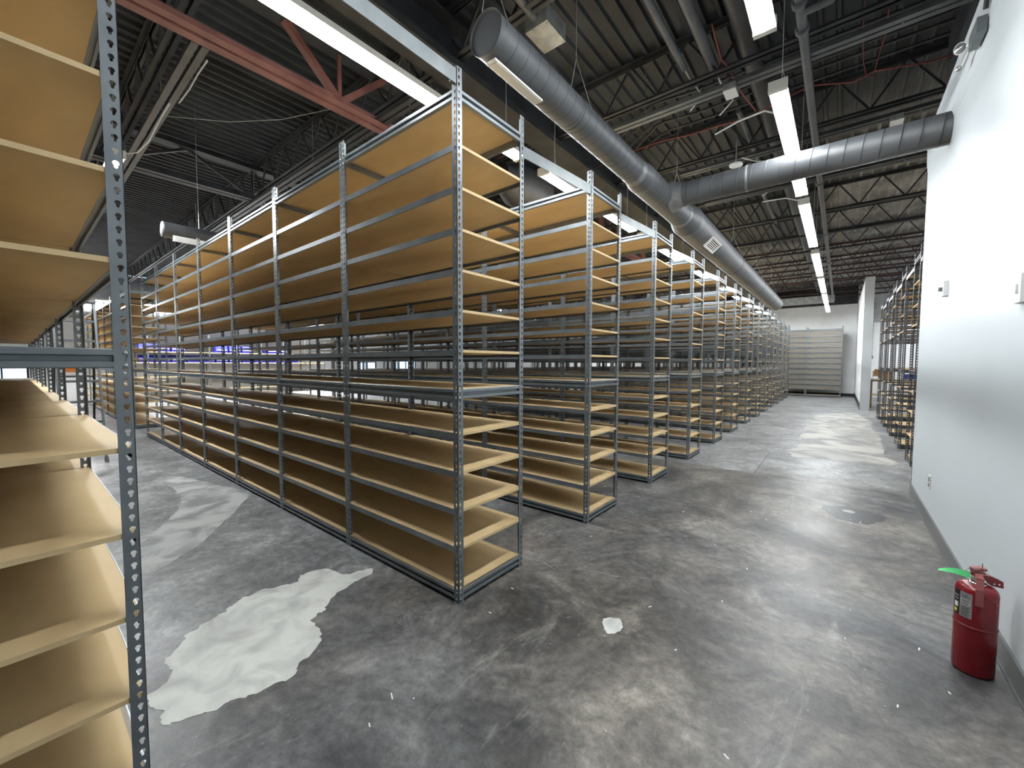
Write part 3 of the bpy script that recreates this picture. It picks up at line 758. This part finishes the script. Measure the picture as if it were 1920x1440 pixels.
run('red_cable', [(1.91,3.0,4.52),(1.92,3.64,4.5),(1.88,3.94,4.46),(1.86,4.15,4.42)], .005, MCABLE, 'thin red cable dropping nearest the white wall top', 'cable', n=5)
run('red_cable', [(.66,2.6,4.55),(.68,2.9,4.4),(.72,3.05,4.385),(.74,3.5,4.385),(.82,4.0,4.38)], .008, MCABLE, 'red cable loop hanging left of the aisle lights', 'cable', n=5)
run('white_cable', [(1.0,4.4,3.9),(.75,4.6,4.05),(.6,4.5,4.1)], .008, MWIRE, 'short white cable arching to the light past the branch duct', 'cable', n=5)
run('white_cable', [(1.2,2.9,3.68),(1.05,3.0,3.82),(.8,3.15,3.88),(.55,3.3,3.9)], .009, MWIRE, 'white cable curving left from the light above the branch duct', 'cable', n=5)
run('white_cable', [(1.19,5.4,3.68),(1.0,5.5,3.8),(.7,5.6,3.85)], .009, MWIRE, 'white cable curving left from the light beyond the branch duct', 'cable', n=5)
run('white_cable', [(-4.36,-.74,3.655),(-4.24,-.66,3.66),(-4.14,-.58,3.78),(-4.05,-.50,4.0),(-3.95,-.43,4.17)], .009, MWIRE, 'white cable looping up beside the near left post', 'cable', n=5)
run('white_cable', [(-3.9,-.36,4.19),(-3.5,-.365,4.16),(-3.2,-.36,4.19),(-2.9,-.365,4.17)], .008, MWIRE, 'white cable lying along the brownish channels at upper left', 'cable', n=5)
run('hanging_wire', [(-4.9,-.3,4.45),(-4.2,.2,4.35),(-3.6,.55,4.32),(-2.9,.9,4.36)], .004, MWIRE, 'thin sagging wire under the dark deck at upper left', 'wire', n=4)
for i, (a, b, z, lab) in enumerate([(.72, 3.17, 4.22, 'white junction box on the conduit pair above the branch duct'), (2.10, 4.93, 4.22, 'white junction box on the dark conduits near the white wall')]):
    t = thing('junction_box', lab, 'junction box', (a, b, z))
    MB().box(-.055, .055, -.085, .085, -.02, .04).build('box_body', MGALV, t); MB().box(-.058, .058, -.088, .088, -.032, -.02).build('cover', MWHITE, t)
t = thing('smoke_detector', 'round white detector hanging above the branch duct', 'detector', (.552, 4.411, 4.0))
MB().lathe([(.055, -.03), (.078, -.02), (.08, 0), (.04, .01), (.02, .03)], 20).build('detector_body', MWHITE, t)
MB().tube([(0, 0, .02), (0, 0, .30)], .008, 6).build('stem', MGALV, t)

# ------------------------------------------------------------------ things on the white wall
def onwall(name, label, cat, y, z):  # x points out of the wall (towards -X world)
    return thing(name, label, cat, (WX-.0007, y, z))
t = onwall('emergency_light', 'white emergency light with clear lamp heads high on the white wall', 'emergency light', 2.34, 3.45)
t.location.x = WX-.0147
MB().box(-.045, 0, -.10, .11, .02, .11).build('housing', MTIE, t)
for yy, zz, q in ((.28, .15, 1.0), (.35, .05, .6)):
    hd = MB().lathe([(.018*q, 0), (.034*q, .030*q), (.037*q, .042*q)], 18).build('lamp_head', MWHITE, t, (-.04, yy, zz)); hd.rotation_euler = (PI*.62, 0, -PI*.20)
    MB().lathe([(.034*q, .040*q), (.022*q, .049*q), (.002, .052*q)], 18).build('lens', MLENS, hd)
    MB().tube([(-.02, .10, .06), (-.03, .2, .5*zz+.04), (-.035, yy, zz)], .008, 8).build('lamp_arm', MWHITE, t)
cb = run('power_cable', [(WX-.03, 2.22, 3.58), (WX-.03, 2.16, 3.70), (WX+.03, 2.05, 3.95), (WX+.03, 2.0, 4.6)], .012, MPIPED, 'dark cable rising from the emergency light', 'cable', n=6)
t = onwall('thermostat', 'small white wall sensor midway up the white wall', 'sensor', 3.13, 1.96)
MB().box(-.028, 0, -.045, .045, 0, .12).build('cover', MWHITE, t); MB().box(-.050, -.028, .0, .045, .045, .075).build('button_box', MTIE, t)
for k in range(4): MB().box(-.0295, -.028, -.012, -.002, .04+.02*k, .048+.02*k).build('button', MPIPE, t)
t = onwall('wall_switch', 'white cover box at the right edge of the photo', 'switch', 1.335, 1.70)
MB().box(-.022, 0, -.045, .045, 0, .13).build('cover', MWHITE, t); MB().box(-.030, -.022, -.012, .012, .045, .085).build('rocker', MWHITE, t)
t = onwall('wall_outlet', 'white outlet low on the white wall', 'outlet', 3.415, .33)
MB().box(-.007, 0, -.037, .037, 0, .118).build('plate', MWHITE, t)
for k in (0, 1): MB().box(-.010, -.007, -.017, .017, .018+.048*k, .050+.048*k).build('socket', MTIE, t)

# ------------------------------------------------------------------ fire extinguisher
ex = thing('fire_extinguisher', 'red fire extinguisher standing on the floor by the white wall', 'fire extinguisher', (2.213, 1.155, .0005))
RE = .069
MB().lathe([(RE-.012, 0), (RE-.002, .004), (RE, .014), (RE, .222)], 36).build('lower_shell', MRED, ex)
MB().lathe([(RE, .2225), (RE, .378), (RE-.004, .392), (RE-.014, .404), (RE-.034, .412), (.022, .414), (.02, .420)], 36).build('upper_shell', MRED, ex)
MB().lathe([(RE, .217), (RE+.0022, .219), (RE+.0022, .225), (RE, .227)], 36, False).build('seam_ring', MRED, ex)
MB().lathe([(.019, .420), (.021, .424), (.021, .445), (.017, .450), (.017, .462)], 16).build('valve', MCHROME, ex)
MB().lathe([(.030, .4145), (.030, .4175), (.02, .4185)], 20).build('neck_plate', MCHROME, ex)
c_ = math.atan2(-1.599-1.155, 1.689-2.213)       # direction facing the open aisle
lev = MB().bar((0, 0, .468), (.030, -.012, .490), .030, .006).bar((.024, -.010, .489), (.055, -.026, .476), .028, .005)
# carry handle reaching back with two holes' worth of side plates, operating lever on top
hd = MB().add([(x_, y_, z_) for y_ in (-.014, .014) for x_, z_ in ((-.018, .460), (.040, .456), (.080, .438), (.082, .408), (.040, .414), (.030, .434), (-.018, .444))],
              [tuple(range(7)), tuple(range(7, 14))] + [(i, (i+1) % 7, 7+(i+1) % 7, 7+i) for i in range(7)])
o = hd.build('carry_handle', MRED, ex, (0, 0, 0)); o.rotation_euler = (0, 0, math.radians(20))
MB().box(-.020, .018, -.016, .016, .462, .470).bar((-.022, 0, .476), (.022, 0, .484), .034, .010).build('squeeze_lever', MREDL, ex, (0, 0, 0), math.radians(20))
for x_ in (.050, .066):
    for y_ in (-.0146, .0140): MB().prism([(x_+.0042*math.cos(k*PI/4), .424+.0042*math.sin(k*PI/4)) for k in range(8)], 'y', y_, y_+.0006).build('hole_disc', MCHROME, o)  # bright discs standing in for holes that show the pale wall
# grip strap hanging in front of the shoulder
gp = MB(); ca, sa = math.cos(c_+.12), math.sin(c_+.12)
pts = [(.020, .462), (.050, .448), (.071, .405), (.074, .372), (.075, .335)]
for (r0, z0), (r1, z1) in zip(pts[:-1], pts[1:]):
    gp.bar((r0*ca, r0*sa, z0), (r1*ca, r1*sa, z1), .024, .010, (ca, sa, .3))
gp.build('hose_grip', MREDL, ex)
MB().tube([(.01, -.015, .48), (.008, -.02, .515)], .0015, 5).build('pull_pin', MPIPE, ex)
MB().tube([(.01, -.01, .487), (-.03, -.03, .487), (-.05, -.05, .475), (-.02, -.035, .466), (.0, -.01, .47)], .0012, 5).build('pin_wire', MBLACK, ex)
# label: curved plate with printed lines
def curved(z0, z1, a0, a1, r, mt, nm, par, n=8):
    vs = [(r*math.cos(a0+(a1-a0)*k/n), r*math.sin(a0+(a1-a0)*k/n), z) for z in (z0, z1) for k in range(n+1)]
    vs2 = [(x_*(r-.0008)/r, y_*(r-.0008)/r, z_) for x_, y_, z_ in vs]; m_ = n+1; q_ = 2*m_
    fs = [(k, k+1, m_+k+1, m_+k) for k in range(n)]
    mb = MB().add(vs+vs2, fs + [tuple(q_+i for i in f[::-1]) for f in fs])
    return mb.build(nm, mt, par)
la = c_-.95; lb_ = c_-.16
lab = curved(.262, .376, la+.18, lb_, RE+.0012, MLABEL, 'label', ex)
curved(.262, .376, la-.28, la+.18, RE+.0012, MINK, 'label_band', ex)
for z0, z1, a0, a1, mt in ((.335, .343, .24, .70, MWHITE), (.322, .330, .24, .70, MWHITE), (.3345, .3355, .26, .68, MINK), (.3375, .3415, .28, .66, MINK), (.3245, .3285, .28, .64, MINK)):
    curved(z0, z1, la+a0, la+a1, RE+.002+(.0004 if mt is MINK else 0), mt, 'print_line', lab)
for k in range(9): curved(.268+.005*k, .2698+.005*k, la+.26, la+.26+.36+.05*((k*7) % 3), RE+.0020, MINK, 'print_line', lab, 4)
for k in range(4): curved(.350+.005*k, .3518+.005*k, la+.26, la+.55+.05*((k*5) % 3), RE+.0020, MPIPE, 'print_line', lab, 4)
for z0, z1, a0, a1, mt in ((.295, .318, -.18, .08, MWHITE), (.272, .286, -.2, .02, MYEL), (.345, .352, -.2, .1, MLABEL), (.33, .336, -.2, .1, MLABEL)):
    curved(z0, z1, la+a0, la+a1, RE+.0022, mt, 'print_block', ex)
tg = MB(); rows_ = []
for k in range(9):
    s_ = k/8; wdt = .016*(1-s_**2.2)+.001
    cx, cy, cz = -.028-.105*s_, -.028-.022*s_, .452+.012*math.sin(s_*2.6)-.006*s_
    rows_.append(((cx, cy-.006, cz-wdt*.8), (cx, cy+.008, cz+wdt*.6)))
tg.add([p for r_ in rows_ for p in r_] + [(p[0], p[1]+.0008, p[2]+.0006) for r_ in rows_ for p in r_], [(2*k, 2*k+1, 2*k+3, 2*k+2) for k in range(8)] + [(18+2*k, 18+2*k+2, 18+2*k+3, 18+2*k+1) for k in range(8)])
tg.build('inspection_tag', MGREEN, ex)

# ------------------------------------------------------------------ step ladder between the first rows
t = thing('step_ladder', 'grey steel step ladder standing in the aisle behind the near shelving', 'ladder', (-6.4, -1.0, .0005))
yA, yB = -.20, .215
for y_ in (yA, yB):
    MB().bar((0, y_, 0), (-.62, y_, 2.34), .025, .06).build('front_rail', MPIPE, t)
    MB().bar((-1.35, y_, 0), (-.66, y_, 2.30), .025, .045).build('rear_rail', MPIPED, t)
    MB().prism([(-.03, 0), (.05, 0), (.02, .05), (-.03, .07)], 'y', y_-.02, y_+.02).build('foot', MBLACK, t)
for k in range(1, 8):
    z = k*.29; x_ = -.62*z/2.34
    MB().box(x_-.10, x_+.01, yA+.014, yB-.014, z-.03, z).build('step', MPIPE, t)
MB().box(-.80, -.56, yA-.02, yB+.02, 2.30, 2.345).build('top_step', MPIPE, t)
MB().bar((-.95, yA+.014, 1.2), (-.95, yB-.014, 1.2), .02, .03).build('brace', MPIPE, t)

# ------------------------------------------------------------------ things right of the partition
t = thing('work_table', 'brown wooden table behind the partition end', 'table', (3.0, 16.4, 0))
MB().box(-.55, 1.6, -.4, .4, .86, .90).build('table_top', MWOOD, t)
MB().box(-.5, 1.5, -.35, .35, .40, .43).build('lower_shelf', MBOARD, t)
for x_ in (-.5, 1.5):
    for y_ in (-.35, .35): MB().box(x_-.03, x_+.03, y_-.03, y_+.03, 0, .86).build('leg', MWOOD, t)
t = thing('carton', 'open brown carton on the wooden table by the partition', 'box', (2.75, 16.4, .901))
MB().box(-.2, .25, -.2, .2, 0, .30).build('carton_body', MCARD, t); MB().bar((.02, -.2, .30), (.02, -.35, .36), .40, .004, (0, .4, 1)).build('flap', MCARD, t)
t = thing('paper_heap', 'crumpled white paper in front of the carton', 'paper', (2.60, 16.1, .901))
bm = bmesh.new(); bmesh.ops.create_icosphere(bm, subdivisions=2, radius=.11)
for v in bm.verts: v.co *= random.uniform(.75, 1.15); v.co.z = max(-.06, v.co.z*.7)
me = bpy.data.meshes.new('crumpled_sheet'); bm.to_mesh(me); bm.free(); me.materials.append(MWHITE); put('crumpled_sheet', me, t, (0, 0, .062))
for i, (x_, y_, z_, w_) in enumerate([(3.3, 16.35, .901, .9), (2.9, 12.50, .401, .5), (3.6, 12.5, .401, .5), (2.9, 10.9, .401, .5), (3.5, 10.9, .401, .5)]):
    lab = ['long blue crate on the wooden table behind the dark rows', 'dark blue bin on the second shelf of the farthest dark row, nearest the aisle', 'dark blue bin low on the farthest dark row, away from the aisle', 'dark blue bin low on the next dark row, nearest the aisle', 'dark blue bin low on the next dark row, away from the aisle'][i]
    t = thing('plastic_crate', lab, 'crate', (x_, y_, z_))
    q = MB().box(0, w_, 0, .36, 0, .01).box(0, w_, 0, .012, .01, .2).box(0, w_, .348, .36, .01, .2).box(0, .012, .012, .348, .01, .2).box(w_-.012, w_, .012, .348, .01, .2)
    q.build('crate_body', MBLUE2, t); MB().box(-.012, w_+.012, -.012, 0, .175, .205).build('rim', MBLUE2, t)
t = thing('conduit_drop', 'grey conduit with a small box on the wall behind the partition', 'conduit', (2.72, YB-.03, 1.66))
MB().tube([(0, 0, .1), (0, 0, 2.6)], .02, 8).build('conduit', MTIE, t); MB().box(-.05, .05, -.03, .025, 0, .12).build('box', MTIE, t)
tag(MB().box(XL+.001, XL+.02, -.36, -.02, 1.05, 1.27).build('wall_notice', MORANGE), 'small orange panel on the far left wall', 'panel')
